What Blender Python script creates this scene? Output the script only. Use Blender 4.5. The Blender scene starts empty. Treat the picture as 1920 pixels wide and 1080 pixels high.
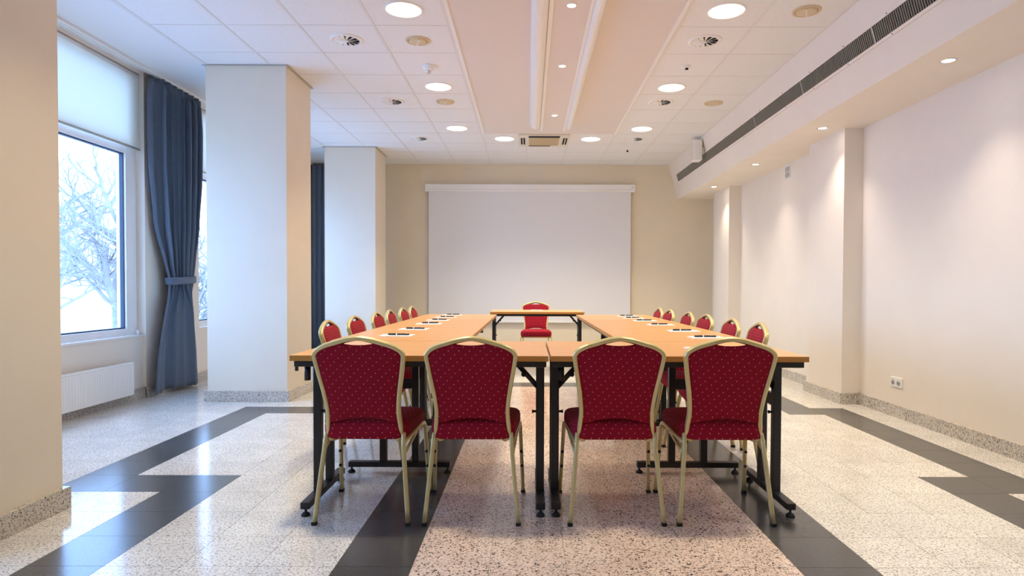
import bpy, bmesh, math, random
from mathutils import Vector, Matrix
PI = math.pi
S = bpy.context.scene
COL = S.collection

# ------------------------------------------------------------------ camera
H_CAM = 1.105
cam_d = bpy.data.cameras.new('camera')
cam = bpy.data.objects.new('camera', cam_d); COL.objects.link(cam)
RIGHT, DOWN, FWD = (Vector(v) for v in ((0.999992, -0.002438, 0.003210), (0.003158, -0.020792, -0.999779), (0.002504, 0.999781, -0.020785)))
cam.matrix_world = Matrix(((RIGHT.x, -DOWN.x, -FWD.x, 0), (RIGHT.y, -DOWN.y, -FWD.y, 0),
                           (RIGHT.z, -DOWN.z, -FWD.z, H_CAM), (0, 0, 0, 1)))
F_PX, PPX, PPY = 1199.8, 33.7, 22.5
cam_d.sensor_width = 36; cam_d.lens = F_PX / 1920 * 36
cam_d.shift_x = -PPX / 1920; cam_d.shift_y = PPY / 1920
cam_d.clip_start = 0.05; cam_d.clip_end = 300
S.camera = cam

# ------------------------------------------------------------------ world, exposure
W = bpy.data.worlds.new('overcast_sky'); S.world = W; W.use_nodes = True
bg = W.node_tree.nodes['Background']
bg.inputs['Color'].default_value = (0.33, 0.535, 1.0, 1)
bg.inputs['Strength'].default_value = 7.6
S.view_settings.view_transform = 'Standard'; S.view_settings.look = 'None'
S.view_settings.gamma = 1.0; S.view_settings.use_curve_mapping = False
S.view_settings.exposure = 0.36
S.cycles.max_bounces = 10; S.cycles.diffuse_bounces = 6; S.cycles.glossy_bounces = 4
S.cycles.transparent_max_bounces = 12
LAMP = (1.0, 0.865, 0.60)          # warm white of the room's lamps
DOWN_E, DOWN_W, SPOT_W, STRIP_E = 6.0, 13.5, 42.0, 30.0

# ------------------------------------------------------------------ room constants
XL, XR, YB, YN, ZC = -3.80, 3.16, 10.99, -2.6, 3.19
T = 0.3035; GX, GY = -0.455, 2.501         # floor tile module

# ------------------------------------------------------------------ materials
def new_mat(name):
    m = bpy.data.materials.new(name); m.use_nodes = True
    return m, m.node_tree.nodes, m.node_tree.links, m.node_tree.nodes['Principled BSDF']
def plain(name, rgb, rough=0.5, metal=0.0, spec=0.5, var=0.0, scale=8.0, bump=0.0, bscale=200.0, coat=0.0, sheen=0.0):
    m, N, L, B = new_mat(name)
    B.inputs['Base Color'].default_value = (*rgb, 1); B.inputs['Roughness'].default_value = rough
    B.inputs['Metallic'].default_value = metal; B.inputs['Specular IOR Level'].default_value = spec
    B.inputs['Coat Weight'].default_value = coat; B.inputs['Sheen Weight'].default_value = sheen
    tc = N.new('ShaderNodeTexCoord')
    if var:
        n = N.new('ShaderNodeTexNoise'); n.inputs['Scale'].default_value = scale; n.inputs['Detail'].default_value = 3
        r = N.new('ShaderNodeValToRGB')
        r.color_ramp.elements[0].color = (*[c * (1 - var) for c in rgb], 1)
        r.color_ramp.elements[1].color = (*[min(1, c * (1 + var)) for c in rgb], 1)
        r.color_ramp.elements[0].position = .3; r.color_ramp.elements[1].position = .7
        L.new(tc.outputs['Object'], n.inputs['Vector']); L.new(n.outputs['Fac'], r.inputs['Fac'])
        L.new(r.outputs['Color'], B.inputs['Base Color'])
    if bump:
        n2 = N.new('ShaderNodeTexNoise'); n2.inputs['Scale'].default_value = bscale
        b = N.new('ShaderNodeBump'); b.inputs['Strength'].default_value = bump; b.inputs['Distance'].default_value = .002
        L.new(tc.outputs['Object'], n2.inputs['Vector']); L.new(n2.outputs['Fac'], b.inputs['Height'])
        L.new(b.outputs['Normal'], B.inputs['Normal'])
    return m
def emit(name, rgb, strength):
    m, N, L, B = new_mat(name)
    B.inputs['Base Color'].default_value = (0.8, 0.8, 0.8, 1)
    B.inputs['Emission Color'].default_value = (*rgb, 1); B.inputs['Emission Strength'].default_value = strength
    return m
def granite(name, base, specks, rough=0.12, spread=1.0, scale=130.0, blotch=None):
    """speckled polished stone in world metres; specks = [(threshold, colour), ...]"""
    m, N, L, B = new_mat(name)
    g = N.new('ShaderNodeNewGeometry')
    pos = g.outputs['Position']
    oi = N.new('ShaderNodeObjectInfo')
    n0 = N.new('ShaderNodeTexNoise'); n0.inputs['Scale'].default_value = 5; n0.inputs['Detail'].default_value = 4
    L.new(pos, n0.inputs['Vector'])
    r0 = N.new('ShaderNodeValToRGB')
    r0.color_ramp.elements[0].color = (*[c * .93 for c in base], 1); r0.color_ramp.elements[1].color = (*[min(1, c * 1.06) for c in base], 1)
    r0.color_ramp.elements[0].position = .35; r0.color_ramp.elements[1].position = .65
    L.new(n0.outputs['Fac'], r0.inputs['Fac'])
    col = r0.outputs['Color']
    # each slab its own shade
    hv = N.new('ShaderNodeHueSaturation'); mr = N.new('ShaderNodeMapRange')
    mr.inputs['To Min'].default_value = .95; mr.inputs['To Max'].default_value = 1.05
    L.new(oi.outputs['Random'], mr.inputs['Value']); L.new(mr.outputs['Result'], hv.inputs['Value'])
    L.new(col, hv.inputs['Color']); col = hv.outputs['Color']
    for k, (th, c, sc) in enumerate(specks):
        n = N.new('ShaderNodeTexNoise'); n.inputs['Scale'].default_value = sc; n.inputs['Detail'].default_value = 2.5
        n.inputs['Roughness'].default_value = .62; n.inputs['Distortion'].default_value = .5
        ad = N.new('ShaderNodeVectorMath'); ad.operation = 'ADD'; ad.inputs[1].default_value = (7.3 * k, 3.1 * k, 1.7 * k)
        L.new(pos, ad.inputs[0]); L.new(ad.outputs[0], n.inputs['Vector'])
        r = N.new('ShaderNodeValToRGB'); r.color_ramp.elements[0].position = th; r.color_ramp.elements[1].position = th + .035
        L.new(n.outputs['Fac'], r.inputs['Fac'])
        mx = N.new('ShaderNodeMix'); mx.data_type = 'RGBA'
        L.new(r.outputs['Color'], mx.inputs['Factor']); L.new(col, mx.inputs['A']); mx.inputs['B'].default_value = (*c, 1)
        col = mx.outputs['Result']
    L.new(col, B.inputs['Base Color']); B.inputs['Roughness'].default_value = rough
    return m
def wood(name, c1, c2, rough):
    m, N, L, B = new_mat(name)
    tc = N.new('ShaderNodeTexCoord'); mp = N.new('ShaderNodeMapping'); mp.inputs['Scale'].default_value = (1.2, 26, 26)
    n = N.new('ShaderNodeTexNoise'); n.inputs['Scale'].default_value = 2.2; n.inputs['Detail'].default_value = 6; n.inputs['Distortion'].default_value = .6
    r = N.new('ShaderNodeValToRGB'); r.color_ramp.elements[0].color = (*c1, 1); r.color_ramp.elements[1].color = (*c2, 1)
    r.color_ramp.elements[0].position = .3; r.color_ramp.elements[1].position = .7
    L.new(tc.outputs['Object'], mp.inputs['Vector']); L.new(mp.outputs['Vector'], n.inputs['Vector'])
    L.new(n.outputs['Fac'], r.inputs['Fac']); L.new(r.outputs['Color'], B.inputs['Base Color'])
    B.inputs['Roughness'].default_value = rough
    return m
def dotted(name, rgb, dot):
    """crimson weave with a slanted lattice of tiny woven dots, laid out in UV metres"""
    m, N, L, B = new_mat(name)
    uv = N.new('ShaderNodeUVMap'); sp = N.new('ShaderNodeSeparateXYZ'); L.new(uv.outputs['UV'], sp.inputs['Vector'])
    def mth(op, a, b=None, c=None):
        n = N.new('ShaderNodeMath'); n.operation = op
        for i, v in enumerate((a, b, c)):
            if v is None: continue
            if isinstance(v, (int, float)): n.inputs[i].default_value = v
            else: L.new(v, n.inputs[i])
        return n.outputs[0]
    A, BX, BY = 0.048, 0.019, 0.0175
    v = mth('DIVIDE', sp.outputs['Y'], BY)
    u = mth('DIVIDE', mth('SUBTRACT', sp.outputs['X'], mth('MULTIPLY', v, BX)), A)
    du = mth('SUBTRACT', mth('FRACT', u), .5); dv = mth('SUBTRACT', mth('FRACT', v), .5)
    dx = mth('ADD', mth('MULTIPLY', du, A), mth('MULTIPLY', dv, BX)); dy = mth('MULTIPLY', dv, BY)
    d = mth('SQRT', mth('ADD', mth('MULTIPLY', dx, dx), mth('MULTIPLY', dy, dy)))
    f = mth('LESS_THAN', d, 0.0018)
    nz = N.new('ShaderNodeTexNoise'); nz.inputs['Scale'].default_value = 500; L.new(uv.outputs['UV'], nz.inputs['Vector'])
    hv = N.new('ShaderNodeHueSaturation'); hv.inputs['Color'].default_value = (*rgb, 1)
    L.new(mth('ADD', mth('MULTIPLY', nz.outputs['Fac'], .5), .75), hv.inputs['Value'])
    mx = N.new('ShaderNodeMix'); mx.data_type = 'RGBA'
    L.new(f, mx.inputs['Factor']); L.new(hv.outputs['Color'], mx.inputs['A']); mx.inputs['B'].default_value = (*dot, 1)
    L.new(mx.outputs['Result'], B.inputs['Base Color'])
    bp = N.new('ShaderNodeBump'); bp.inputs['Strength'].default_value = .25; bp.inputs['Distance'].default_value = .001
    L.new(nz.outputs['Fac'], bp.inputs['Height']); L.new(bp.outputs['Normal'], B.inputs['Normal'])
    B.inputs['Roughness'].default_value = .85; B.inputs['Sheen Weight'].default_value = .12
    B.inputs['Sheen Tint'].default_value = (1, .25, .3, 1); B.inputs['Specular IOR Level'].default_value = .2
    return m
def pane_mat(name):
    m, N, L, B = new_mat(name)
    N.remove(B); out = N['Material Output']
    t = N.new('ShaderNodeBsdfTransparent'); t.inputs['Color'].default_value = (.93, .97, .97, 1)
    g = N.new('ShaderNodeBsdfGlossy'); g.inputs['Roughness'].default_value = .01
    lw = N.new('ShaderNodeLayerWeight'); pw = N.new('ShaderNodeMath'); pw.operation = 'POWER'; pw.inputs[1].default_value = 5
    ma = N.new('ShaderNodeMath'); ma.operation = 'MULTIPLY_ADD'; ma.inputs[1].default_value = .8; ma.inputs[2].default_value = .03
    L.new(lw.outputs['Facing'], pw.inputs[0]); L.new(pw.outputs[0], ma.inputs[0])
    mx = N.new('ShaderNodeMixShader'); L.new(ma.outputs[0], mx.inputs[0]); L.new(t.outputs[0], mx.inputs[1]); L.new(g.outputs[0], mx.inputs[2])
    L.new(mx.outputs[0], out.inputs['Surface']); return m
def blind_mat(name, rgb):
    m, N, L, B = new_mat(name)
    out = N['Material Output']; B.inputs['Base Color'].default_value = (*rgb, 1); B.inputs['Roughness'].default_value = .8
    wv = N.new('ShaderNodeTexNoise'); wv.inputs['Scale'].default_value = 60
    t = N.new('ShaderNodeBsdfTranslucent'); t.inputs['Color'].default_value = (*rgb, 1)
    mx = N.new('ShaderNodeMixShader'); mx.inputs[0].default_value = .42
    L.new(B.outputs[0], mx.inputs[1]); L.new(t.outputs[0], mx.inputs[2]); L.new(mx.outputs[0], out.inputs['Surface'])
    return m
M = dict(
    wall=plain('cream_wall_paint', (.80, .725, .60), .6, var=.015, scale=3, bump=.05, bscale=300),
    sand=plain('sand_wall_paint', (.80, .705, .54), .6, var=.015, scale=3, bump=.05, bscale=300),
    pale=plain('pale_wall_paint', (.85, .785, .69), .6, var=.015, scale=3, bump=.05, bscale=300),
    ceil=plain('white_ceiling_paint', (.80, .80, .81), .7, bump=.04),
    tile=plain('mineral_ceiling_tile', (.80, .805, .81), .8, var=.02, scale=40, bump=.15, bscale=400),
    bar=plain('white_grid_bar', (.75, .735, .71), .45),
    pink=plain('blush_ceiling_panel', (.74, .685, .645), .6, bump=.03),
    white=plain('white_lacquer', (.86, .86, .85), .35),
    upvc=plain('white_window_plastic', (.88, .89, .90), .25),
    radiator=plain('white_radiator_enamel', (.88, .88, .87), .25),
    screen=plain('matt_white_screen_cloth', (.78, .78, .80), .9),
    slate=plain('slate_curtain_cloth', (.10, .13, .18), .75, var=.06, scale=60, bump=.2, bscale=500, sheen=.25),
    gold=plain('champagne_gold_lacquer', (.66, .54, .24), .32, metal=.35, var=.03, scale=30, coat=.3),
    black=plain('black_powder_coat', (.012, .012, .014), .4, bump=.05, bscale=800),
    rubber=plain('black_rubber', (.01, .01, .01), .7),
    dark=plain('dark_void', (.01, .01, .01), .9),
    beige=plain('aged_beige_plastic', (.66, .55, .36), .45, var=.03),
    cream=plain('cream_plastic', (.74, .70, .60), .4),
    chrome=plain('chrome', (.7, .7, .7), .15, metal=1),
    alu=plain('satin_aluminium', (.55, .54, .50), .35, metal=.8),
    fabric=dotted('crimson_dotted_fabric', (.27, .0015, .016), (.85, .52, .45)),
    wood=wood('beech_laminate', (.68, .33, .115), (.75, .39, .15), .28),
    edge=wood('beech_edge_band', (.56, .24, .045), (.62, .29, .06), .35),
    light_stone=granite('light_granite', (.74, .715, .67), [(.55, (.42, .38, .34), 95), (.60, (.13, .12, .11), 120)]),
    pink_stone=granite('pink_granite', (.80, .64, .54), [(.56, (.48, .34, .27), 85), (.57, (.06, .045, .04), 108)]),
    dark_stone=granite('dark_granite', (.072, .072, .070), [(.60, (.12, .12, .12), 200)], rough=.2),
    base_stone=granite('granite_skirting', (.60, .56, .50), [(.55, (.33, .29, .24), 90), (.58, (.07, .06, .055), 120)], rough=.2),
    grout=plain('grey_grout', (.28, .26, .24), .9),
    pane=pane_mat('window_glass'),
    blind=blind_mat('cream_blind_cloth', (.90, .90, .84)),
    bark=plain('bare_bark', (.30, .27, .25), .9, var=.2, scale=6),
    render=plain('pale_render', (.74, .66, .62), .9), roof=plain('roof_tiles', (.42, .30, .27), .9),
    glass_dark=plain('dark_window_glass', (.25, .28, .32), .1), ground=plain('frosted_ground', (.62, .63, .64), .95, var=.1, scale=.4),
    paper=plain('white_paper', (.86, .86, .88), .6), navy=plain('navy_pen_plastic', (.010, .022, .055), .3),
    lamp=emit('lamp_diffuser_glow', (1.0, .83, .60), DOWN_E), bulb=emit('halogen_glow', (1.0, .88, .74), STRIP_E),
)

# ------------------------------------------------------------------ mesh helpers
class MB:
    def __init__(s): s.v = []; s.f = []; s.uv = None; s.smooth = []
    def add(s, vs, fs, smooth=False):
        o = len(s.v); s.v += [tuple(v) for v in vs]; s.f += [tuple(i + o for i in f) for f in fs]; s.smooth += [smooth] * len(fs); return s
    def box(s, x0, x1, y0, y1, z0, z1):
        vs = [(x, y, z) for x in (x0, x1) for y in (y0, y1) for z in (z0, z1)]
        return s.add(vs, [(0, 1, 3, 2), (4, 6, 7, 5), (0, 4, 5, 1), (2, 3, 7, 6), (0, 2, 6, 4), (1, 5, 7, 3)])
    def prism(s, poly, y0, y1):                      # polygon in x,z extruded along y
        n = len(poly)
        vs = [(x, y0, z) for x, z in poly] + [(x, y1, z) for x, z in poly]
        return s.add(vs, [tuple(range(n)), tuple(range(2 * n - 1, n - 1, -1))] + [(i, i + n, (i + 1) % n + n, (i + 1) % n) for i in range(n)])
    def lathe(s, prof, n=24, c=(0, 0, 0), caps=True, smooth=True):   # profile of (r, z)
        vs = []; fs = []
        for r, z in prof:
            vs += [(c[0] + r * math.cos(2 * PI * k / n), c[1] + r * math.sin(2 * PI * k / n), c[2] + z) for k in range(n)]
        for i in range(len(prof) - 1):
            for k in range(n):
                fs.append((i * n + k, i * n + (k + 1) % n, (i + 1) * n + (k + 1) % n, (i + 1) * n + k))
        s.add(vs, fs, smooth)
        if caps:
            o = len(s.v) - len(vs)
            for i in (0, len(prof) - 1):
                if prof[i][0] > 1e-6: s.f.append(tuple(o + i * n + k for k in range(n))); s.smooth.append(False)
        return s
    def sweep(s, pts, w, d, up=(0, 0, 1), sides=8, caps=True, smooth=True, taper=None):
        """sweep a rounded section (w across, d along 'up') through pts"""
        P = [Vector(p) for p in pts]; n = len(P); up = Vector(up); vs = []
        sec = []
        for k in range(sides):
            a = 2 * PI * (k + .5) / sides; c, q = math.cos(a), math.sin(a)
            e = .55 if sides >= 8 else 1.0
            m = max(abs(c), abs(q))
            sec.append(((c / m) * (1 - e) + c * e if sides < 8 else math.copysign(abs(c) ** .6, c), (q / m) * (1 - e) + q * e if sides < 8 else math.copysign(abs(q) ** .6, q)))
        for i in range(n):
            t = (P[min(i + 1, n - 1)] - P[max(i - 1, 0)]).normalized()
            a = up.cross(t)
            if a.length < 1e-4: a = Vector((1, 0, 0)).cross(t)
            a.normalize(); b = t.cross(a).normalized()
            k = taper[i] if taper else 1
            for c, q in sec: vs.append(P[i] + a * (c * w / 2 * k) + b * (q * d / 2 * k))
        fs = [(i * sides + k, i * sides + (k + 1) % sides, (i + 1) * sides + (k + 1) % sides, (i + 1) * sides + k) for i in range(n - 1) for k in range(sides)]
        s.add(vs, fs, smooth)
        if caps:
            o = len(s.v) - len(vs)
            s.f += [tuple(o + k for k in range(sides))[::-1], tuple(o + (n - 1) * sides + k for k in range(sides))]; s.smooth += [False, False]
        return s
    def mesh(s, name, mat, bevel=None):
        me = bpy.data.meshes.new(name); me.from_pydata(s.v, [], s.f); me.materials.append(mat)
        for p, sm in zip(me.polygons, s.smooth): p.use_smooth = sm
        bm = bmesh.new(); bm.from_mesh(me); bmesh.ops.recalc_face_normals(bm, faces=bm.faces)
        if bevel: bmesh.ops.bevel(bm, geom=list(bm.edges), offset=bevel, segments=2, profile=.5, affect='EDGES', clamp_overlap=True)
        bm.to_mesh(me); bm.free()
        if s.uv:
            uvl = me.uv_layers.new(name='UVMap')
            for lp in me.loops: uvl.data[lp.index].uv = s.uv[lp.vertex_index]
        me.update(); return me
def link(name, me, parent=None, loc=(0, 0, 0), rot=(0, 0, 0)):
    o = bpy.data.objects.new(name, me); COL.objects.link(o); o.parent = parent; o.location = loc; o.rotation_euler = rot; return o
def part(name, mb, mat, parent=None, loc=(0, 0, 0), rot=(0, 0, 0), bevel=None):
    return link(name, mb.mesh(name, M[mat] if isinstance(mat, str) else mat, bevel), parent, loc, rot)
def box(name, mat, parent, x0, x1, y0, y1, z0, z1, bevel=None):
    return part(name, MB().box(x0, x1, y0, y1, z0, z1), mat, parent, bevel=bevel)
def tag(o, label=None, cat=None, group=None, kind=None):
    for k, v in (('label', label), ('category', cat), ('group', group), ('kind', kind)):
        if v: o[k] = v
    return o
def thing(name, label, cat, loc=(0, 0, 0), rz=0, group=None):
    o = link(name, None, None, loc, (0, 0, rz)); o.empty_display_size = .1
    return tag(o, label, cat, group)
def struct(o, label=None): return tag(o, label, None, None, 'structure')
def copy_tree(o, parent=None):
    c = o.copy(); COL.objects.link(c); c.parent = parent
    for ch in o.children: copy_tree(ch, c)
    return c
def place(proto, first, loc, rz, label, group):
    o = proto if first else copy_tree(proto)
    o.location = loc; o.rotation_euler = (0, 0, rz); return tag(o, label, None, group)
def catmull(pts, n=6):
    P = [Vector(p) for p in pts]; out = []
    for i in range(len(P) - 1):
        p0, p1, p2, p3 = P[max(i - 1, 0)], P[i], P[i + 1], P[min(i + 2, len(P) - 1)]
        for k in range(n):
            t = k / n
            out.append(.5 * ((2 * p1) + (p2 - p0) * t + (2 * p0 - 5 * p1 + 4 * p2 - p3) * t * t + (3 * p1 - p0 - 3 * p2 + p3) * t ** 3))
    return out + [P[-1]]
def proj(x, y, z):
    v = Vector((x, y, z - H_CAM)); d = v.dot(FWD)
    return None if d < .1 else (960 + PPX + F_PX * v.dot(RIGHT) / d, 540 + PPY + F_PX * v.dot(DOWN) / d, d)
NTH = ['first', 'second', 'third', 'fourth', 'fifth', 'sixth', 'seventh', 'eighth']

# ================================================================== THE SETTING
# ---- floor of single stone tiles on a mortar bed
floor = struct(box('floor', 'grout', None, XL - .02, XR + .02, YN, YB, -.08, -.0025), 'polished granite floor with dark zigzag bands')
def tile_kind(i, j):
    """i, j: tile column from GX and row from GY"""
    if i in (-1, 5) and j <= 15: return 'dark_stone'
    if 0 <= i <= 4: return 'dark_stone' if j == 15 else ('pink_stone' if j < 15 else 'light_stone')
    # window-side zigzag
    if i == -5 and j <= 3 or j == 3 and -7 <= i <= -5: return 'dark_stone'
    if i == -7 and 3 <= j <= 10 or j == 10 and -7 <= i <= -5: return 'dark_stone'
    if i == -5 and 10 <= j <= 17 or j == 17 and -7 <= i <= -5 or i == -7 and j > 17: return 'dark_stone'
    # lamp-wall zigzag
    if i == 9 and j <= 3 or j == 3 and 9 <= i <= 10: return 'dark_stone'
    if i == 10 and 3 <= j <= 10 or j == 10 and 9 <= i <= 10: return 'dark_stone'
    if i == 9 and 10 <= j <= 17 or j == 17 and 9 <= i <= 10 or i == 10 and j > 17: return 'dark_stone'
    return 'light_stone'
g = .0010
cells = []
for i in range(-12, 13):
    for j in range(-18, 29):
        x0, x1 = max(GX + i * T, XL), min(GX + (i + 1) * T, XR); y0, y1 = max(GY + j * T, YN), min(GY + (j + 1) * T, YB)
        if x1 - x0 < .01 or y1 - y0 < .01: continue
        q = proj((x0 + x1) / 2, (y0 + y1) / 2, 0)
        vis = q is not None and -80 < q[0] < 2000 and q[1] < 1150
        cells.append((0 if vis else 1, q[2] if q else 99, i, j, x0, x1, y0, y1))
cells.sort()
full = {k: MB().box(-T / 2 + g, T / 2 - g, -T / 2 + g, T / 2 - g, -.012, 0).mesh('floor_tile', M[k]) for k in ('light_stone', 'pink_stone', 'dark_stone')}
rest = {}
for n, (_, _, i, j, x0, x1, y0, y1) in enumerate(cells):
    k = tile_kind(i, j)
    if n < 300:
        if x1 - x0 > T - .002 and y1 - y0 > T - .002:
            link('floor_tile', full[k], floor, ((x0 + x1) / 2, (y0 + y1) / 2, 0))
        else:
            part('floor_tile', MB().box(x0 + g, x1 - g, y0 + g, y1 - g, -.012, 0), k, floor)
    else:
        rest.setdefault(k, MB()).box(x0 + g, x1 - g, y0 + g, y1 - g, -.012, 0)
for k, mb in rest.items(): tag(part('floor_tiles', mb, k, floor), kind='stuff')

# ---- ceiling: slab, lay-in tiles, grid bars
ceiling = struct(box('ceiling', 'ceil', None, XL - .3, XR + .1, YN, YB, ZC + .012, ZC + .2), 'white suspended ceiling of square tiles')
CXL = [-3.048, -2.448, -1.848, -1.248, -.648]; CXM = [-.648, -.038, .562, 1.19]; CXR = [1.19, 1.79, 2.39]
ROWS = [5.17 + .6 * k for k in range(-13, 10)] + [YB]
PANEL_END = 8.77
tile_me = {}
def ceil_tile(x0, x1, y0, y1):
    w, d = round(x1 - x0, 3), round(y1 - y0, 3)
    if (w, d) not in tile_me: tile_me[w, d] = MB().box(-w / 2 + .011, w / 2 - .011, -d / 2 + .006, d / 2 - .006, .002, .012).mesh('ceiling_tile', M['tile'])
    link('ceiling_tile', tile_me[w, d], ceiling, ((x0 + x1) / 2, (y0 + y1) / 2, ZC))
for j in range(len(ROWS) - 1):
    y0, y1 = ROWS[j], ROWS[j + 1]
    for cols in (CXL, CXR) + ((CXM,) if y0 > PANEL_END - .1 else ()):
        for x0, x1 in zip(cols, cols[1:]): ceil_tile(x0, x1, y0, y1)
for x in CXL + CXR: box('grid_bar', 'bar', ceiling, x - .012, x + .012, ROWS[0], YB, ZC - .001, ZC + .012)
for x in CXM[1:-1]: box('grid_bar', 'bar', ceiling, x - .012, x + .012, PANEL_END, YB, ZC - .001, ZC + .012)
for y in ROWS[:-1]:
    box('grid_bar', 'bar', ceiling, CXL[0], CXL[-1], y - .006, y + .006, ZC + .0, ZC + .012)
    box('grid_bar', 'bar', ceiling, CXR[0], CXR[-1], y - .006, y + .006, ZC + .0, ZC + .012)
    if y > PANEL_END - .1: box('grid_bar', 'bar', ceiling, CXM[0], CXM[-1], y - .006, y + .006, ZC + .0, ZC + .012)
struct(box('trim_1', 'ceil', None, XL, CXL[0] - .012, YN, YB, ZC - .002, ZC + .03), 'smooth plaster ceiling strip along the windows')
# central blush panel with half-round mouldings and a lamp strip
pan = struct(link('ceiling_panel', None), 'long blush ceiling panel with rounded mouldings down the middle')
box('panel_board', 'pink', pan, -.60, 1.155, YN, PANEL_END - .012, ZC - .004, ZC + .02)
for x in (-.616, 1.167): box('panel_edge', 'white', pan, x - .016, x + .016, YN, PANEL_END, ZC - .012, ZC + .012)
def half_round(x0, x1, drop, y1):
    c, r = (x0 + x1) / 2, (x1 - x0) / 2
    return MB().prism([(c + r * math.cos(PI + PI * k / 12), ZC - .004 + drop * math.sin(PI + PI * k / 12)) for k in range(13)], YN, y1)
part('moulding', half_round(.013, .150, .070, 8.22), 'white', pan)
part('moulding', half_round(.465, .560, .070, 8.26), 'white', pan)
box('lamp_strip', 'pink', pan, .178, .446, YN, 8.46, ZC - .035, ZC - .004)
for x0, x1 in ((.146, .178), (.446, .470)): box('strip_edge', 'white', pan, x0, x1, YN, 8.46, ZC - .042, ZC - .004)

# ---- walls
struct(box('wall_back', 'sand', None, XL - .3, XR + .15, YB, YB + .2, -.08, ZC + .2), 'cream wall behind the projection screen')
struct(box('wall_near', 'wall', None, XL - .3, XR + .15, YN - .2, YN, -.08, ZC + .2), 'cream wall behind the viewer')
wr = MB().box(XR, XR + .15, YN, YB, -.08, ZC + .2)
PIL = [(2.53, 3.30), (6.06, 6.83), (9.53, 10.30)]
for a, b in PIL: wr.box(2.98, XR + .001, a, b, -.05, 2.62)
struct(part('wall_right', wr, 'pale', None), 'cream wall with shallow pilasters under the soffit')
WIN = [(.27, 2.77), (3.80, 6.31), (7.33, 9.84)]  # first opening lies out of view, added to let in daylight
ZS, ZT = .605, 3.165
wl = MB(); prev = YN
for a, b in WIN:
    wl.box(XL - .25, XL + .03, prev, a, -.05, ZC + .1)          # pier
    wl.box(XL - .25, XL, a, b, -.05, ZS); wl.box(XL - .25, XL, a, b, ZT, ZC + .1)
    prev = b
wl.box(XL - .25, XL + .03, prev, YB, -.05, ZC + .1)
struct(part('wall_left', wl, 'pale', None), 'cream window wall of piers and low parapets')
# columns
CYS = [(2.47, 3.15), (6.10, 6.78), (9.63, 10.32)]
for n, (a, b) in enumerate(CYS):
    c = struct(link('column', None), ['square cream column in front of the big window', 'square cream column beside the slate curtain', 'square cream column next to the projection screen'][n])
    box('shaft', 'wall', c, -3.06, -2.30, a, b, -.01, ZC)
    mb = MB()
    for q in (-.004, ): mb.box(-3.085, -2.275, a - .025, b + .025, ZC - .006, ZC - .001)
    part('shadow_trim', mb, 'alu', c)
    part('granite_skirting', MB().box(-3.085, -2.275, a - .025, b + .025, 0, .105), 'base_stone', c, bevel=.002)
# skirtings
bl = MB(); prev = YN
for a, b in WIN:
    bl.box(XL, XL + .055, prev, a, 0, .105); bl.box(XL - .01, XL + .025, a, b, 0, .105); prev = b
bl.box(XL, XL + .055, prev, YB, 0, .105)
struct(part('baseboard_left', bl, 'base_stone'), 'speckled granite skirting below the windows')
br = MB().box(XR - .022, XR + .01, YN, YB, 0, .105)
for a, b in PIL: br.box(2.958, XR, a - .022, b + .022, 0, .105)
struct(part('baseboard_right', br, 'base_stone'), 'speckled granite skirting along the lamp-lit wall')
struct(box('baseboard_back', 'base_stone', None, XL, XR, YB - .022, YB, 0, .105), 'speckled granite skirting below the screen wall')

# ---- soffit with slanted face
def sx(z): return 2.39 + .165 * (ZC - z) / .578
struct(part('soffit', MB().prism([(2.39, ZC + .01), (2.555, 2.612), (XR + .05, 2.612), (XR + .05, ZC + .01)], YN, YB), 'pale'), 'boxed soffit with slanted face above the lamp-lit wall')
# long air grille set in the slanted face
NRM = Vector((-.578, 0, -.165)).normalized(); DWN = Vector((.165, 0, -.578)).normalized()
gr = thing('air_grille', 'long dark slotted air grille along the slanted soffit face', 'air grille')
def slab(mb, s0, s1, y0, y1, h0, h1):      # s along slope from the ceiling edge, h out of the face
    o = Vector((2.39, 0, ZC)); vs = []
    for s_ in (s0, s1):
        for y in (y0, y1):
            for h in (h0, h1):
                p = o + DWN * s_ + NRM * h; vs.append((p.x, y, p.z))
    return mb.add(vs, [(0, 1, 3, 2), (4, 6, 7, 5), (0, 4, 5, 1), (2, 3, 7, 6), (0, 2, 6, 4), (1, 5, 7, 3)])
G0, G1, GA, GB = .228, .348, YN + .3, 10.63
part('back_plate', slab(MB(), G0, G1, GA, GB, .0005, .002), 'dark', gr)
part('flange', slab(slab(slab(slab(MB(), G0 - .022, G0, GA, GB, .0005, .010), G1, G1 + .022, GA, GB, .0005, .010), G0, G1, GA - .02, GA, .0005, .010), G0, G1, GB, GB + .02, .0005, .010), 'pale', gr)
sl = MB(); y = GA + .01
while y < GB: slab(sl, G0, G1, y, y + .006, .001, .009); y += .024
tag(part('slats', sl, plain('grey_grille_slats', (.34, .33, .28), .5), gr), kind='stuff')
for k in range(8):
    yy = GA + .9 + k * 1.2
    if yy < GB: part('joint_bar', slab(MB(), G0, G1, yy, yy + .014, .001, .0095), 'alu', gr)
sc = MB(); y = 2.6
while y < GB:
    for s_ in (G0 - .012, G1 + .012): slab(sc, s_ - .004, s_ + .004, y, y + .008, .009, .0115)
    y += .6
tag(part('screws', sc, 'dark', gr), kind='stuff')

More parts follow.
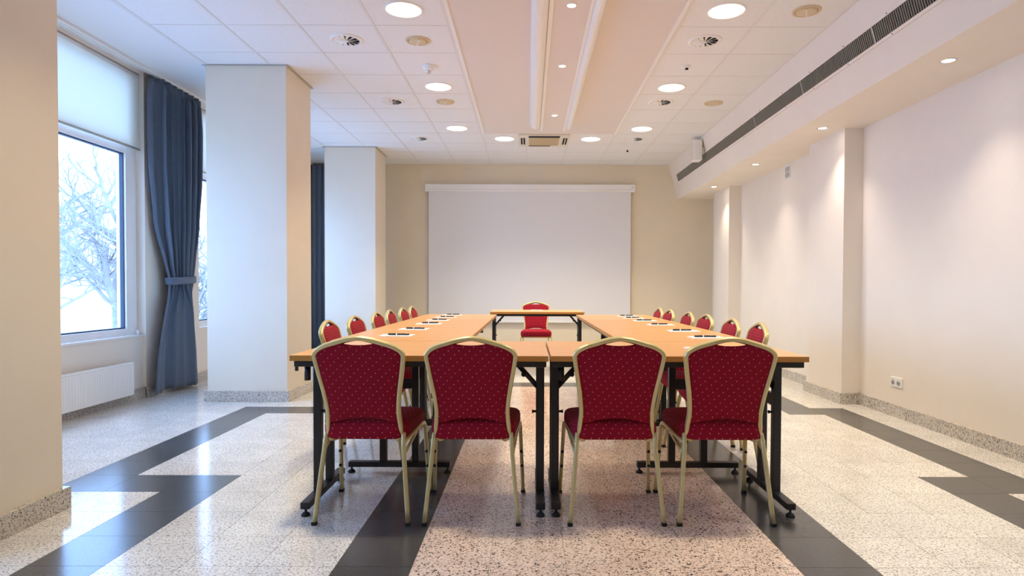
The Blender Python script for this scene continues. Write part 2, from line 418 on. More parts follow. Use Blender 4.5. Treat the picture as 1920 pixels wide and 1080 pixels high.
# ---- windows
for n, (a, b) in enumerate(WIN):
    w = struct(link('window_%d' % (n + 1), None), ['tall white-framed window nearest the entrance side', 'tall white-framed window showing bare trees', 'tall white-framed window behind the slate curtain'][n])
    xo, xi = XL - .13, XL - .055
    fr = MB().box(xo, xi, a, a + .16, ZS + .02, ZT).box(xo, xi, b - .16, b, ZS + .02, ZT).box(xo, xi, a + .16, b - .16, ZS + .02, ZS + .085).box(xo, xi, a + .16, b - .16, 2.369, 2.47).box(xo, xi, a + .16, b - .16, ZT - .08, ZT)
    part('window_frame', fr, 'upvc', w, bevel=.004)
    bd = MB()
    for (z0, z1) in ((ZS + .085, 2.369), (2.47, ZT - .08)):
        bd.box(xo + .02, xi - .02, a + .16, a + .172, z0, z1).box(xo + .02, xi - .02, b - .172, b - .16, z0, z1).box(xo + .02, xi - .02, a + .172, b - .172, z0, z0 + .012).box(xo + .02, xi - .02, a + .172, b - .172, z1 - .012, z1)
    part('gasket', bd, plain('dark_gasket', (.05, .07, .12), .6) if n == 0 else bpy.data.materials['dark_gasket'], w)
    box('pane', 'pane', w, xo + .03, xo + .036, a + .172, b - .172, ZS + .097, 2.357)
    box('pane', 'pane', w, xo + .03, xo + .036, a + .172, b - .172, 2.482, ZT - .092)
    box('window_sill', 'upvc', w, XL - .06, XL + .012, a, b, ZS, ZS + .02, bevel=.003)
    part('sill_stop', MB().lathe([(.011, 0), (.013, .01), (.013, .035), (.006, .045)], 12), 'upvc', w, (XL - .02, b - .05, ZS + .02))
    rb = thing('roller_blind', ['cream roller blind rolled half down in the window by the entrance side', 'cream roller blind over the window showing bare trees', 'cream roller blind in the window behind the slate curtain'][n], 'blind', (XL - .005, (a + b) / 2, 0), 0, 'roller blinds')
    hw = (b - a) / 2 - .012
    box('blind_cloth', 'blind', rb, -.003, 0, -hw, hw, 2.44, 3.13)
    box('bottom_bar', 'alu', rb, -.009, .006, -hw, hw, 2.42, 2.44, bevel=.003)
    part('roller', MB().sweep([(-.02, -hw, 3.135), (-.02, hw, 3.135)], .045, .045, sides=12), 'white', rb)
    for s_ in (-1, 1): box('bracket', 'upvc', rb, -.045, .006, s_ * (hw + .004) - .004, s_ * (hw + .004) + .004, 3.10, 3.164)
    part('side_cord', MB().sweep([(-.002, hw + .006, 3.1), (-.002, hw + .006, 2.43)], .004, .004, sides=6), 'white', rb)

# ================================================================== LAMPS
def downlight_proto():
    t = thing('downlight', '', 'ceiling light')
    part('rim', MB().lathe([(.132, .0), (.132, -.008), (.142, -.008), (.150, -.002), (.150, .0)], 40, caps=False), 'white', t)
    part('diffuser', MB().lathe([(.132, -.003), (.0001, -.003)], 40, caps=False), 'lamp', t)
    a = bpy.data.lights.new('downlight_beam', 'AREA'); a.shape = 'DISK'; a.size = .25; a.energy = DOWN_W; a.color = LAMP; a.spread = math.radians(108)
    b = bpy.data.objects.new('downlight_beam', a); COL.objects.link(b); b.parent = t; b.location = (0, 0, -.006)
    return t
dl = downlight_proto()
DLS = [(-.948, 4.87), (-.948, 6.73), (-.948, 8.48), (-.344, 9.07), (.872, 9.07), (1.487, 8.48), (1.487, 6.73), (1.487, 4.87)]
DLL = ['round downlight above the window-side tables, third from the screen wall', 'round downlight above the window-side tables beside the smoke detector', 'round downlight above the window-side tables, nearest the screen wall',
       'round downlight beside the ceiling air conditioner, toward the windows', 'round downlight beside the ceiling air conditioner, toward the soffit',
       'round downlight in the soffit-side ceiling row, nearest the screen wall', 'round downlight in the soffit-side ceiling row beyond the motion sensor', 'round downlight in the soffit-side ceiling row, third from the screen wall']
for n, (x, y) in enumerate(DLS): place(dl, n == 0, (x, y, ZC + .002), 0, DLL[n], 'round ceiling downlights')
for n, (x, y) in enumerate([(-.948, 3.07), (1.487, 3.07)]):
    place(dl, False, (x, y, ZC + .002), 0, 'round downlight in the %s ceiling row, %s from the screen wall' % (('window-side', 'soffit-side')[n % 2], NTH[3 + n // 2]), 'round ceiling downlights')
# small strip lamps in the central panel
sp = thing('strip_spotlight', '', 'ceiling light')
part('rim', MB().lathe([(.030, 0), (.030, -.006), (.040, -.004), (.042, 0)], 24, caps=False), 'white', sp)
part('bulb', MB().lathe([(.030, -.003), (.0001, -.003)], 24, caps=False), 'bulb', sp)
for n, y in enumerate([7.69, 5.98, 4.70, 2.9, 1.1]):
    place(sp, n == 0, (.308, y, ZC - .035), 0, 'tiny round spotlight in the blush ceiling strip, %s from the screen wall' % NTH[n], 'spotlights of the ceiling strip')
# wall-washing spots in the soffit
ws = thing('soffit_spotlight', '', 'ceiling light')
part('rim', MB().lathe([(.040, 0), (.040, -.006), (.052, -.004), (.055, 0)], 24, caps=False), 'chrome', ws)
part('bulb', MB().lathe([(.038, -.002), (.0001, -.002)], 24, caps=False), 'bulb', ws)
ld = bpy.data.lights.new('wall_wash', 'SPOT'); ld.energy = SPOT_W; ld.color = (1.0, .86, .72); ld.spot_size = math.radians(105); ld.spot_blend = 1.0; ld.shadow_soft_size = .03
lo = bpy.data.objects.new('wall_wash', ld); COL.objects.link(lo); lo.parent = ws; lo.location = (0, 0, -.012); lo.rotation_euler = (0, math.radians(8), 0)
for n, y in enumerate([9.61, 7.86, 6.07, 4.26, 2.46, .66]):
    place(ws, n == 0, (2.775, y, 2.612), 0, 'small chrome-rimmed spotlight under the soffit, %s from the screen wall' % NTH[n], 'soffit spotlights')

# ================================================================== CEILING FITTINGS
sd = thing('swirl_diffuser', '', 'air diffuser')
part('ring', MB().lathe([(.108, 0), (.108, -.010), (.122, -.012), (.140, -.006), (.142, 0)], 40, caps=False), 'white', sd)
part('back_plate', MB().lathe([(.108, -.0015), (.0001, -.0015)], 32, caps=False), 'dark', sd)
vm = MB()
vm.add([(.018, -.004, -.014), (.108, -.022, -.014), (.108, .016, -.003), (.018, .004, -.003), (.018, -.004, -.015), (.108, -.022, -.015), (.108, .016, -.004), (.018, .004, -.004)],
       [(0, 1, 2, 3), (7, 6, 5, 4), (0, 4, 5, 1), (1, 5, 6, 2), (2, 6, 7, 3), (3, 7, 4, 0)])
vane = vm.mesh('vane', M['white'])
for k in range(12): link('vane', vane, sd, (0, 0, 0), (0, 0, 2 * PI * k / 12))
part('hub', MB().lathe([(.020, -.002), (.020, -.014), (.010, -.017), (.0001, -.018)], 16, caps=False), 'white', sd)
for n, (x, y) in enumerate([(-1.548, 9.07), (-1.548, 7.27), (-1.548, 5.47), (1.487, 9.06), (1.487, 7.26), (1.487, 5.46)]):
    place(sd, n == 0, (x, y, ZC + .002), .2 * n, 'round white swirl air diffuser in the %s ceiling tiles, %s from the screen wall' % (('window-side', 'soffit-side')[n // 3], NTH[n % 3]), 'swirl air diffusers')
vv = thing('air_valve', '', 'air valve')
part('rim', MB().lathe([(.080, 0), (.080, -.006), (.092, -.012), (.104, -.008), (.106, 0)], 32, caps=False), 'beige', vv)
part('disc', MB().lathe([(.078, -.003), (.074, -.012), (.060, -.014), (.0001, -.014)], 32, caps=False), 'beige', vv)
part('groove', MB().lathe([(.081, -.002), (.077, -.002)], 32, caps=False), 'dark', vv)
box('slot_bar', 'cream', vv, -.006, .006, -.070, .070, -.020, -.013)
for n, (x, y, a) in enumerate([(-.945, 5.48, .3), (-.945, 7.275, .2), (2.09, 7.286, 1.5), (2.09, 4.863, -.4)]):
    place(vv, n == 0, (x, y, ZC + .002), a, ['round beige air valve between two downlights near the smoke detector', 'round beige air valve over the window-side tables, nearer the screen wall', 'round beige air valve by the soffit, nearer the screen wall', 'round beige air valve by the soffit, farther from the screen wall'][n], 'beige air valves')
sm = thing('smoke_detector', 'white smoke detector with a chrome tip on the ceiling', 'smoke detector', (-.95, 6.10, ZC + .002))
part('base', MB().lathe([(.058, 0), (.058, -.016), (.052, -.022), (.0001, -.022)], 28, caps=False), 'white', sm)
part('body', MB().lathe([(.050, -.022), (.048, -.040), (.034, -.050), (.0001, -.050)], 28, caps=False), 'white', sm)
part('tip', MB().lathe([(.026, -.050), (.026, -.066), (.016, -.070), (.0001, -.070)], 20, caps=False), 'chrome', sm)
ms = thing('motion_sensor', 'small white motion sensor with dark eye on the soffit-side ceiling', 'sensor', (1.487, 6.09, ZC + .002))
part('base', MB().lathe([(.045, 0), (.045, -.010), (.036, -.018), (.0001, -.018)], 24, caps=False), 'white', ms)
box('eye', 'dark', ms, -.012, .014, -.018, -.002, -.036, -.018, bevel=.003)
ms2 = thing('sprinkler_head', 'tiny dark sprinkler head near the screen wall', 'sprinkler', (1.50, 9.78, ZC + .002))
part('escutcheon', MB().lathe([(.030, 0), (.028, -.006), (.0001, -.006)], 20, caps=False), 'white', ms2)
part('nozzle', MB().lathe([(.012, -.006), (.012, -.022), (.018, -.026), (.018, -.030), (.0001, -.030)], 16, caps=False), 'dark', ms2)
# ceiling cassette air conditioner
ac = thing('ceiling_air_conditioner', 'square cream four-way ceiling air conditioner at the end of the blush panel', 'air conditioner', (.212, 9.11, ZC))
part('panel', MB().box(-.352, .352, -.352, .352, -.026, .004), 'cream', ac, bevel=.006)
for (x0, x1, y0, y1) in ((-.215, .215, -.318, -.222), (-.215, .10, .275, .310), (-.325, -.265, -.19, .19), (.265, .325, -.19, .19)):
    s_ = box('air_slot', 'dark', ac, x0, x1, y0, y1, -.029, -.025)
    if x1 - x0 < y1 - y0: box('flap', 'cream', s_, (x0 + x1) / 2 - .006, (x0 + x1) / 2 + .006, y0 + .01, y1 - .01, -.037, -.028)
gl = box('intake_grille', 'beige', ac, -.215, .215, -.195, .245, -.032, -.025, bevel=.003)
for k in range(12): box('louver', 'beige', gl, -.20, .20, -.180 + k * .036, -.174 + k * .036, -.037, -.031)

# ================================================================== WALL FITTINGS
ps = thing('projection_screen', 'wide white pull-down projection screen on the back wall', 'screen', (.022, YB - .07, 0))
cs = part('casing', MB().box(-1.768, 1.768, -.055, .055, 2.715, 2.838), 'white', ps, bevel=.006)
box('casing_groove', 'alu', cs, -1.752, 1.752, -.0562, -.0548, 2.748, 2.751)
for s_ in (-1, 1): box('end_cap', 'white', cs, s_ * 1.768 - .008, s_ * 1.768 + .008, -.058, .056, 2.712, 2.841, bevel=.003)
box('switch', 'dark', cs, 1.728, 1.744, -.059, -.055, 2.785, 2.793)
box('screen_cloth', 'screen', ps, -1.722, 1.716, -.002, 0, .525, 2.72)
box('bottom_bar', 'white', ps, -1.722, 1.716, -.012, .010, .492, .528, bevel=.004)
so = thing('wall_socket', 'white double power socket above the granite skirting', 'socket', (XR, 5.457, .297))
part('plate', MB().box(-.012, 0, -.085, .085, -.042, .042), 'white', so, bevel=.003)
for s_ in (-1, 1):
    k = part('socket_well', MB().lathe([(.024, 0), (.024, .003), (.0001, .003)], 24, caps=False), plain('socket_grey', (.45, .45, .45), .5) if s_ < 0 else bpy.data.materials['socket_grey'], so, (-.012, s_ * .042, 0), (0, -PI / 2, 0))
    for q in (-1, 1): part('pin_hole', MB().lathe([(.004, .003), (.004, .004), (.0001, .004)], 8, caps=False), 'dark', k, (0, q * .0095, 0))
vt = thing('wall_vent', 'small white louvred vent high on the lamp-lit wall', 'vent', (XR, 7.82, 2.515))
part('frame', MB().box(-.008, 0, -.078, .078, -.080, .080), 'white', vt, bevel=.002)
for r_ in range(2):
    for k in range(6):
        box('slat', 'alu', vt, -.013, -.007, -.062, .062, -.066 + r_ * .070 + k * .010, -.061 + r_ * .070 + k * .010)
lp = thing('loudspeaker', 'white box loudspeaker hung under the ceiling on the soffit', 'loudspeaker', (2.34, 8.95, 2.99))
part('cabinet', MB().box(-.06, .055, -.085, .085, -.13, .15), 'white', lp, bevel=.01)
box('grille', 'cream', lp, -.064, -.058, -.068, .068, -.112, .132, bevel=.002)
box('bracket', 'white', lp, .05, .10, -.03, .03, -.02, .06)

# radiator below the window
for wi, lab in ((1, 'white panel radiator under the window showing bare trees'), (2, 'white panel radiator under the window behind the column')):
    b = WIN[wi][1] - .31
    rd = thing('radiator', lab, 'radiator', (XL + .025, b - .85, 0), 0, 'panel radiators')
    part('panel', MB().box(.058, .072, -.85, .85, .078, .375), 'radiator', rd, bevel=.004)
    box('rear_panel', 'radiator', rd, .018, .030, -.84, .84, .085, .37)
    gt = box('top_grille', 'radiator', rd, .014, .076, -.852, .852, .368, .384, bevel=.003)
    for s_ in (-1, 1): box('side_cover', 'radiator', rd, .014, .074, s_ * .852 - .005, s_ * .852 + .005, .08, .38, bevel=.002)
    for k in range(50):
        y = -.83 + k * .0338
        box('rib', 'radiator', rd, .0715, .0735, y - .010, y + .010, .105, .350)
    for y in (-.6, .6): box('wall_bracket', 'radiator', rd, -.024, .02, y - .015, y + .015, .15, .30)

# curtain rails and curtains
rl = thing('curtain_rail', 'slim white curtain rail on the ceiling along the windows', 'curtain rail', (-3.66, 0, ZC - .002))
box('track', 'white', rl, -.012, .012, YN + .1, YB - .05, -.024, 0, bevel=.002)
box('rear_track', 'white', rl, -.052, -.030, YN + .1, YB - .05, -.020, 0, bevel=.002)
def curtain(label, loc, rz, hw_of_z, folds, amp, z0, z1, tie=None):
    t = thing('curtain', label, 'curtain', loc, rz, 'slate curtains')
    NU, NZ = folds * 14, 56; mb = MB(); vs = []
    for j in range(NZ + 1):
        z = z0 + (z1 - z0) * j / NZ; hw = hw_of_z(z)
        for i in range(NU + 1):
            u = i / NU
            low = max(0, min(1, ((tie or 0) - z) / .35)) if tie else 0           # 1 below the tieback
            a = amp * (1 + .3 * math.sin(9 * u + 1)) * (.55 if z > z1 - .1 else 1)
            ph = 2 * PI * folds * u + .6 * math.sin(3.1 * u * PI) + .25 * math.sin(1.3 * z + 5 * u)
            edge = max(0, 1 - u / .16) if tie else 0                              # flat leading hem on the near side
            x = a * math.sin(ph) * (1 - .8 * edge) * (1 - .75 * low)
            y = (2 * u - 1) * hw + .55 * a * math.cos(ph) * (1 - edge) * (1 - .8 * low)
            if tie:
                sq = math.exp(-((z - tie) / .30) ** 2)
                x = x * (1 - .35 * sq) - .055 * edge * (1 - sq)
                x += low * (.075 * math.cos(2 * PI * 1.5 * u + .3) - .05 * math.exp(-((u - .56) / .07) ** 2))
                y += .02 * sq
            vs.append((x, y, z))
    mb.add(vs, [(j * (NU + 1) + i, j * (NU + 1) + i + 1, (j + 1) * (NU + 1) + i + 1, (j + 1) * (NU + 1) + i) for j in range(NZ) for i in range(NU)], True)
    c = part('cloth', mb, 'slate', t)
    m = c.modifiers.new('thickness', 'SOLIDIFY'); m.thickness = .003
    for k in range(11):
        y = -hw_of_z(z1) + 2 * hw_of_z(z1) * (k + .5) / 11
        box('glider', 'white', t, -.004, .004, y - .006, y + .006, z1 - .004, ZC - .0265)
    if tie:
        h = hw_of_z(tie); pts = []
        for k in range(33):
            q = 2 * PI * k / 32; ca, sa = math.cos(q), math.sin(q)
            pts.append((.072 * math.copysign(abs(ca) ** .7, ca), .02 + (h + .012) * math.copysign(abs(sa) ** .8, sa), tie + .012 * sa))
        part('tieback', MB().sweep(pts, .007, .075, sides=6, caps=False), 'slate', t)
    return t
def hw_tied(z):
    ks = [(.04, .49), (.35, .45), (.75, .36), (1.02, .265), (1.16, .235), (1.35, .28), (1.75, .38), (2.3, .455), (2.8, .475), (3.2, .44)]
    for (a, p), (b, q) in zip(ks, ks[1:]):
        if z <= b:
            t = max(0, (z - a) / (b - a)); t = t * t * (3 - 2 * t) * .5 + t * .5
            return p + (q - p) * t
    return ks[-1][1]
curtain('slate curtain gathered by a tieback between two windows', (-3.66, 6.735, 0), 0, hw_tied, 8, .050, .035, ZC - .032, 1.16)
curtain('slate curtain hanging straight in the dim corner by the screen wall', (-3.47, YB - .10, 0), PI / 2, lambda z: .29, 6, .045, .035, ZC - .032)

# ================================================================== CHAIRS
def back_y(z): return -.17 - .13 * (z - .42) / .46
OUT = [(.166, .386), (.179, .40), (.182, .44), (.176, .52), (.184, .605), (.200, .70), (.212, .775), (.2115, .80), (.196, .827), (.160, .847), (.115, .861), (.070, .874), (.035, .880), (0, .882)]
def chair_proto():
    t = thing('banquet_chair', '', 'chair')
    half = [(x - .011 if x > .01 else 0, z - (.011 if z > .83 else .011 * max(0, (z - .79) / .04))) for x, z in OUT]
    pl = [(x, z) for x, z in half] + [(-x, z) for x, z in half[-2::-1]]
    pts = [Vector((x, back_y(z), z)) for x, z in pl]
    pts = [pts[0] + Vector((-.020, .055, .004))] + pts + [pts[-1] + Vector((.020, .055, .004))]
    pts = catmull(pts, 5)
    nrm = Vector((0, 1, .28)).normalized()
    part('back_frame', MB().sweep(pts, .021, .030, up=nrm, sides=12), 'gold', t)
    part('frame_channel', MB().sweep([p + Vector((-.0125 * math.copysign(1, p.x) * min(1, abs(p.x) / .05), .007, -.0095)) for p in pts if p.z > .852], .005, .012, up=nrm, sides=6), 'rubber', t)  # black strip painting in the shade inside the top frame's channel
    # upholstered back: rings shrinking to the middle, crowned on both faces
    inn = [(x - .016 if x > .03 else x, z) for x, z in OUT if .49 < z < .862]
    right = [(.166, .480)] + [(x, z - (.014 if z > .83 else 0)) for x, z in inn if x > .08] + [(.085, .853), (.060, .843), (.030, .839), (0, .838)]
    bot = [(0, .490), (.05, .488), (.10, .478), (.125, .468), (.160, .464)]
    loop = bot + right + [(-x, z) for x, z in right[-2::-1]] + [(-x, z) for x, z in bot[:0:-1]]
    cx, cz = 0, .66
    cu = MB(); uv = []; n = len(loop); rings = []
    prof = [(1.0, .0), (1.0, .006), (.985, .011), (.93, .016), (.75, .021), (.45, .024), (.15, .025)]
    for sgn, gain in ((-1, .72), (1, .85)):
        rows = []
        for s_, h in prof:
            if sgn > 0 and h == 0: continue
            row = []
            for x, z in loop:
                X, Z = cx + (x - cx) * s_, cz + (z - cz) * s_
                row.append(len(cu.v)); cu.v.append((X, back_y(Z) + sgn * h * gain, Z + .28 * 0)); uv.append((X, Z))
            rows.append(row)
        rings.append(rows)
    chain = rings[0][::-1] + rings[1]
    for r0, r1 in zip(chain, chain[1:]):
        for k in range(n): cu.f.append((r0[k], r0[(k + 1) % n], r1[(k + 1) % n], r1[k])); cu.smooth.append(True)
    for row in (chain[0], chain[-1]): cu.f.append(tuple(row)); cu.smooth.append(True)
    cu.uv = uv; part('backrest', cu, 'fabric', t)
    # seat cushion
    so_ = []
    def corner(x, y, r, a0):
        return [(x + r * math.cos(a0 + k * PI / 12), y + r * math.sin(a0 + k * PI / 12)) for k in range(7)]
    so_ = corner(.165, .140, .058, 0) + corner(-.165, .140, .058, PI / 2) + corner(-.135, -.130, .065, PI) + corner(.135, -.130, .065, 1.5 * PI)
    se = MB(); uv = []; rows = []
    prof = [(.80, .386), (.93, .386), (.985, .393), (1.0, .408), (1.0, .444), (.985, .459), (.93, .470), (.75, .479), (.45, .483), (.15, .484)]
    n = len(so_)
    for q, (s_, z) in enumerate(prof):
        row = []
        for x, y in so_:
            row.append(len(se.v)); se.v.append((x * s_, y * s_, z))
            out = max(0, .470 - z); L_ = math.hypot(x, y)
            uv.append((x * s_ + x / L_ * out * (q < 7), y * s_ + y / L_ * out * (q < 7)))
        rows.append(row)
    for r0, r1 in zip(rows, rows[1:]):
        for k in range(n): se.f.append((r0[k], r0[(k + 1) % n], r1[(k + 1) % n], r1[k])); se.smooth.append(True)
    for row in (rows[0], rows[-1]): se.f.append(tuple(row)); se.smooth.append(True)
    se.uv = uv; part('seat', se, 'fabric', t)
    fr_ = MB()
    fr_.sweep([(-.216, .155, .376), (.216, .155, .376)], .018, .018)
    part('front_rail', fr_, 'gold', t)
    for s_ in (-1, 1):
        part('side_rail', MB().sweep(catmull([(s_ * .188, -.182, .378), (s_ * .200, -.10, .386), (s_ * .214, .06, .398), (s_ * .220, .140, .398), (s_ * .222, .172, .376)], 4), .019, .020), 'gold', t)
        part('side_brace', MB().sweep([(s_ * .192, -.188, .325), (s_ * .208, .02, .378)], .012, .016), 'gold', t)
        lg = part('leg', MB().sweep(catmull([(s_ * .181, -.166, .415), (s_ * .184, -.182, .375), (s_ * .188, -.194, .32), (s_ * .217, -.240, .012)], 4), .020, .026, up=(0, 1, 0)), 'gold', t)
        part('foot_cap', MB().box(s_ * .2175 - .0115, s_ * .2175 + .0115, -.254, -.227, 0, .016), 'rubber', lg, bevel=.002)
        lg = part('leg', MB().sweep(catmull([(s_ * .222, .172, .378), (s_ * .224, .182, .33), (s_ * .2375, .240, .012)], 4), .020, .024, up=(0, 1, 0)), 'gold', t)
        part('foot_cap', MB().box(s_ * .238 - .0115, s_ * .238 + .0115, .227, .253, 0, .016), 'rubber', lg, bevel=.002)
        for z in (.155, .235):
            q = (.33 - z) / .318; x, y = s_ * (.224 + .0135 * q), .182 + .058 * q
            part('bumper', MB().lathe([(.008, 0), (.008, .006), (.005, .009), (.0001, .009)], 10, caps=False), 'rubber', lg, (x, y - .011, z), (PI / 2, 0, 0))
    return t
ch = chair_proto()
spots = []
for n, x in enumerate([-.766, -.262, .412, .922]):
    spots.append(((x, 3.178, 0), math.radians([-.8, .3, .5, -.4][n]), ['crimson dotted chair with its back to the room, at the window-side front corner', 'crimson dotted chair at the window-side front table, next to the table joint', 'crimson dotted chair at the soffit-side front table, next to the table joint', 'crimson dotted chair with its back to the room, at the soffit-side front corner'][n], 'chairs at the front tables'))
for n, y in enumerate([4.24, 4.87, 5.58, 6.12, 6.74, 7.28]):
    spots.append(((-1.035, y, 0), -PI / 2 + math.radians([2, -1, 0, 1, -1, 0][n]), 'crimson banquet chair on the window side of the tables, %s from the front tables' % NTH[n], 'chairs on the window side'))
for n, y in enumerate([4.12, 4.625, 5.32, 5.84, 6.48, 7.0]):
    spots.append(((1.175 + [.02, .01, .02, 0, -.03, -.03][n], y, 0), PI / 2 + math.radians([-5, -2, 1, 0, 1, 0][n]), 'crimson banquet chair on the soffit side of the tables, %s from the front tables' % NTH[n], 'chairs on the soffit side'))
spots.append(((.113, 9.36, 0), PI, 'lone crimson banquet chair facing the room behind the head table', None))
for n, (loc, rz, lab, grp) in enumerate(spots): place(ch, n == 0, loc, rz, lab, grp)

# ================================================================== TABLES
TL, TD, TH = 1.194, .80, .785
def table_proto(px):
    t = thing('folding_table', '', 'table')
    tp = part('tabletop', MB().box(-TL / 2 + .001, TL / 2 - .001, -TD / 2 + .001, TD / 2 - .001, TH - .025, TH), 'wood', t)
    eb = MB().box(-TL / 2, TL / 2, -TD / 2, -TD / 2 + .002, TH - .0255, TH - .0006).box(-TL / 2, TL / 2, TD / 2 - .002, TD / 2, TH - .0255, TH - .0006)
    eb.box(-TL / 2, -TL / 2 + .002, -TD / 2 + .002, TD / 2 - .002, TH - .0255, TH - .0006).box(TL / 2 - .002, TL / 2, -TD / 2 + .002, TD / 2 - .002, TH - .0255, TH - .0006)
    part('edge_band', eb, 'edge', tp)
    z1 = TH - .0255
    for y in (-.355, .355): part('beam', MB().box(-.588, .588, y - .014, y + .014, z1 - .030, z1), 'black', t, bevel=.002)
    for s_, ph in ((-1, px[0]), (1, px[1])):
        x = s_ * .565
        lf = part('leg_frame', MB().box(x - .020, x + .020, -.341, .341, z1 - .034, z1 - .001), 'black', t, bevel=.002)
        for y in (-ph, ph): part('post', MB().box(x - .020, x + .020, y - .020, y + .020, .065, z1 - .030), 'black', lf, bevel=.003)
        part('cross_plate', MB().box(x - .012, x + .012, -ph + .02, ph - .02, .50, .56), 'black', lf, bevel=.002)
        part('foot_bar', MB().box(x - .022, x + .022, -.30, .30, .035, .067), 'black', lf, bevel=.003)
        for y in (-.285, .285): part('glider', MB().lathe([(.021, 0), (.022, .006), (.014, .016), (.006, .018), (.006, .036)], 14), 'rubber', lf, (x, y, 0))
        part('brace', MB().sweep([(x - s_ * .012, -ph, z1 - .165), (x - s_ * .135, -ph, z1 - .028)], .026, .020, up=(0, 1, 0)), 'black', lf)
        part('brace_bar', MB().box(x - s_ * .135 - .012, x - s_ * .135 + .012, -.341, .341, z1 - .028, z1 - .004), 'black', lf)
        part('knob', MB().lathe([(.0001, -.012), (.012, -.010), (.012, .010), (.0001, .012)], 12, caps=False), 'black', lf, (x - s_ * .085, -ph - .017, z1 - .098), (PI / 2, 0, 0))
        part('latch', MB().lathe([(.006, 0), (.006, .014), (.009, .016), (.009, .022), (.0001, .023)], 10, caps=False), 'black', lf, (x - s_ * .019, -ph, .47), (0, -s_ * PI / 2, 0))
    part('link_peg', MB().lathe([(.0145, -.072), (.0145, 0)], 14), 'black', t, (-.545, -.31, z1 - .030))
    part('link_plate', MB().box(-.012, .002, -.004, .004, -.055, 0), 'black', t, (-.584, -.33, z1))
    return t
protos = [table_proto((.095, .095)), table_proto((.095, .050)), table_proto((.050, .050))]
tabs = [((-.503, 3.345, 0), 0, 'beech folding table with black legs in the front row, window side'),
        ((.702, 3.348, 0), 0, 'beech folding table with black legs in the front row, soffit side')]
for n in range(3):
    tabs.append(((-.762, 4.35 + n * 1.198, 0), PI / 2, 'beech folding table lined up along the window-side chairs, %s from the front tables' % NTH[n]))
    tabs.append(((.948, 4.35 + n * 1.198, 0), PI / 2, 'beech folding table lined up along the soffit-side chairs, %s from the front tables' % NTH[n]))
tabs.append(((.113, 8.48, 0), 0, 'beech head table standing alone before the projection screen'))
used = set()
for n, (loc, rz, lab) in enumerate(tabs):
    k = {2: 1, 4: 2, 6: 2}.get(n, 0)
    place(protos[k], k not in used, loc, rz, lab, 'folding tables'); used.add(k)

# ================================================================== NOTEPADS AND PENS
npd = thing('notepad', '', 'notepad')
part('sheets', MB().box(-.105, .105, -.074, .074, 0, .005), 'paper', npd)
box('binding', 'white', npd, -.1055, -.098, -.0745, .0745, 0, .0056)
pe = thing('pen', '', 'pen')
part('barrel', MB().sweep([(-.070, 0, .006), (-.064, 0, .006), (.010, 0, .006)], .011, .011, sides=10, taper=[.4, 1, 1]), 'navy', pe)
part('band', MB().sweep([(.010, 0, .006), (.018, 0, .006)], .0115, .0115, sides=10), 'white', pe)
part('cap', MB().sweep([(.018, 0, .006), (.064, 0, .006), (.070, 0, .006)], .0115, .0115, sides=10, taper=[1, 1, .6]), 'navy', pe)
box('clip', 'chrome', pe, .024, .062, -.0015, .0015, .0118, .0136)
rnd = random.Random(4)
pads = [(-.845, y, 0, 'on the window-side tables, %s from the front tables' % NTH[n]) for n, y in enumerate([4.12, 4.73, 5.43, 6.00, 6.57, 7.10])]
pads += [(x, y, PI, 'on the soffit-side tables, %s from the front tables' % NTH[n]) for n, (x, y) in enumerate([(1.128, 4.03), (1.125, 4.62), (1.115, 5.38), (1.10, 6.01), (1.075, 6.52), (1.08, 6.95)])]
pads += [(.93, 3.30, .05, 'on the front table before the soffit-side corner chair'), (.113, 8.66, PI / 2, 'on the head table before the lone chair')]
for n, (x, y, a, lab) in enumerate(pads):
    j = rnd.uniform(-.06, .06)
    place(npd, n == 0, (x, y, TH), a + j, 'white notepad ' + lab, 'notepads on the tables')
    place(pe, n == 0, (x + .012 * math.cos(a), y + rnd.uniform(-.01, .01), TH + .0056), a + j + rnd.uniform(-.12, .12) + (PI if a == 0 else 0), 'navy pen lying on the notepad ' + lab, 'pens on the notepads')

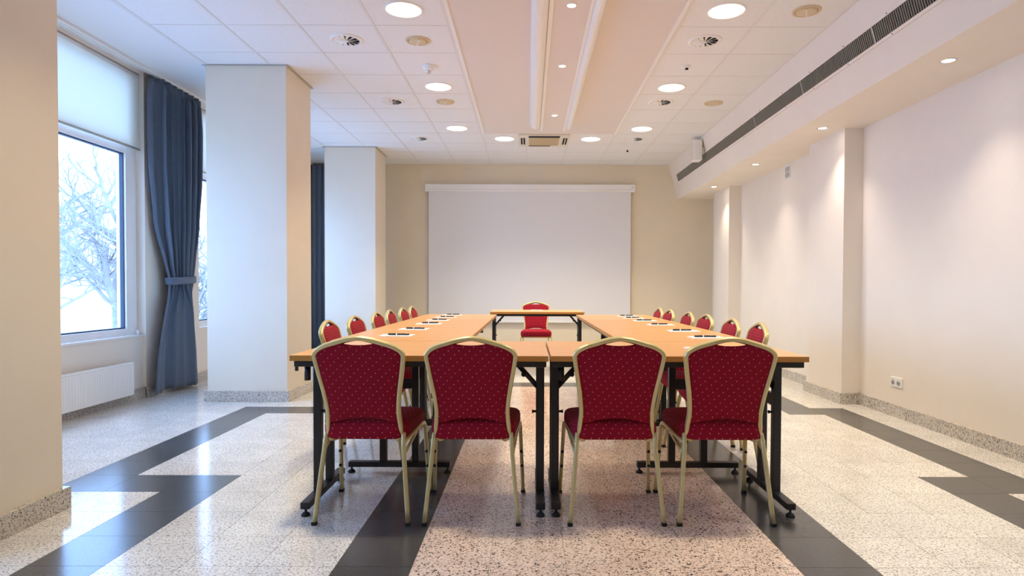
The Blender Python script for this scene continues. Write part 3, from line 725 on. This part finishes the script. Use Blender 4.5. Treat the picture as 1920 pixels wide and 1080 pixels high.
# ================================================================== OUTSIDE
GZ = -3.4
og = box('ground', 'ground', None, -90, -4.2, -40, 110, GZ - .3, GZ); struct(og, 'pale ground outside the windows')
def tree(x, y, h, seed, lean, label, r0=.16, depth=5):
    R_ = random.Random(seed); t = thing('bare_tree', label, 'tree', (x, y, GZ), 0, 'bare trees outside')
    trunk, br_ = MB(), MB()
    def grow(mb, p, d, ln, r, lv):
        pts = [p]; tp = [1.0]; k = 5 if lv < 3 else 3
        for i in range(k):
            d = (d + Vector((R_.uniform(-1, 1), R_.uniform(-1, 1), R_.uniform(-.6, .9))) * (.10 if lv == 0 else .26)).normalized()
            p = p + d * (ln / k); pts.append(p); tp.append(1 - .45 * (i + 1) / k)
        mb.sweep(pts, 2 * r, 2 * r, up=(.3, 1, .2), sides=6 if lv < 2 else 4, caps=False, taper=tp)
        if lv >= depth: return
        m = [6, 5, 4, 4, 3][lv]
        for i in range(m):
            f = (.45 if lv == 0 else .25) + (.55 if lv == 0 else .75) * (i + .6 * R_.random()) / m
            q = pts[min(int(f * k), k - 1)].lerp(pts[min(int(f * k) + 1, k)], f * k - int(f * k)) if f < 1 else pts[-1]
            side = Vector((R_.uniform(-1, 1), R_.uniform(-1, 1), R_.uniform(-.35, .8))).normalized()
            nd = (d * .55 + side * .95).normalized()
            grow(br_, q, nd, ln * R_.uniform(.50, .72), r * .5, lv + 1)
    grow(trunk, Vector((0, 0, 0)), Vector((lean[0], lean[1], 1)).normalized(), h, r0, 0)
    part('trunk', trunk, 'bark', t); part('branches', br_, 'bark', t)
tree(-11.0, 17.6, 4.6, 3, (.03, -.10), 'large bare tree closest to the window pier', .22)
tree(-20.5, 25.5, 6.0, 8, (.0, -.1), 'bare tree standing behind the largest one', .18, 4)
tree(-27.0, 36.0, 6.5, 15, (0, .1), 'bare tree beside the pale house', .17, 4)
tree(-48.0, 62.0, 7.0, 21, (0, 0), 'distant bare tree behind the house roof', .18, 4)
tree(-12.0, 30.5, 6.0, 30, (0, .05), 'bare tree seen past the slate curtain', .18, 4)
hs = thing('house', 'pale rendered house beyond the bare trees', 'house', (-36, 50, GZ), .2)
box('wall', 'render', hs, -6, 6, -7, 7, 0, 5.2)
part('roof', MB().prism([(-6.6, 5.1), (0, 8.2), (6.6, 5.1)], -7.4, 7.4), 'roof', hs)
for y in (-5, -1.7, 1.7, 5):
    for z in (.9, 3.2):
        w_ = box('window', 'upvc', hs, 6.0, 6.06, y - .7, y + .7, z, z + 1.5); box('window_glass', 'glass_dark', w_, 6.06, 6.08, y - .58, y + .58, z + .12, z + 1.38)
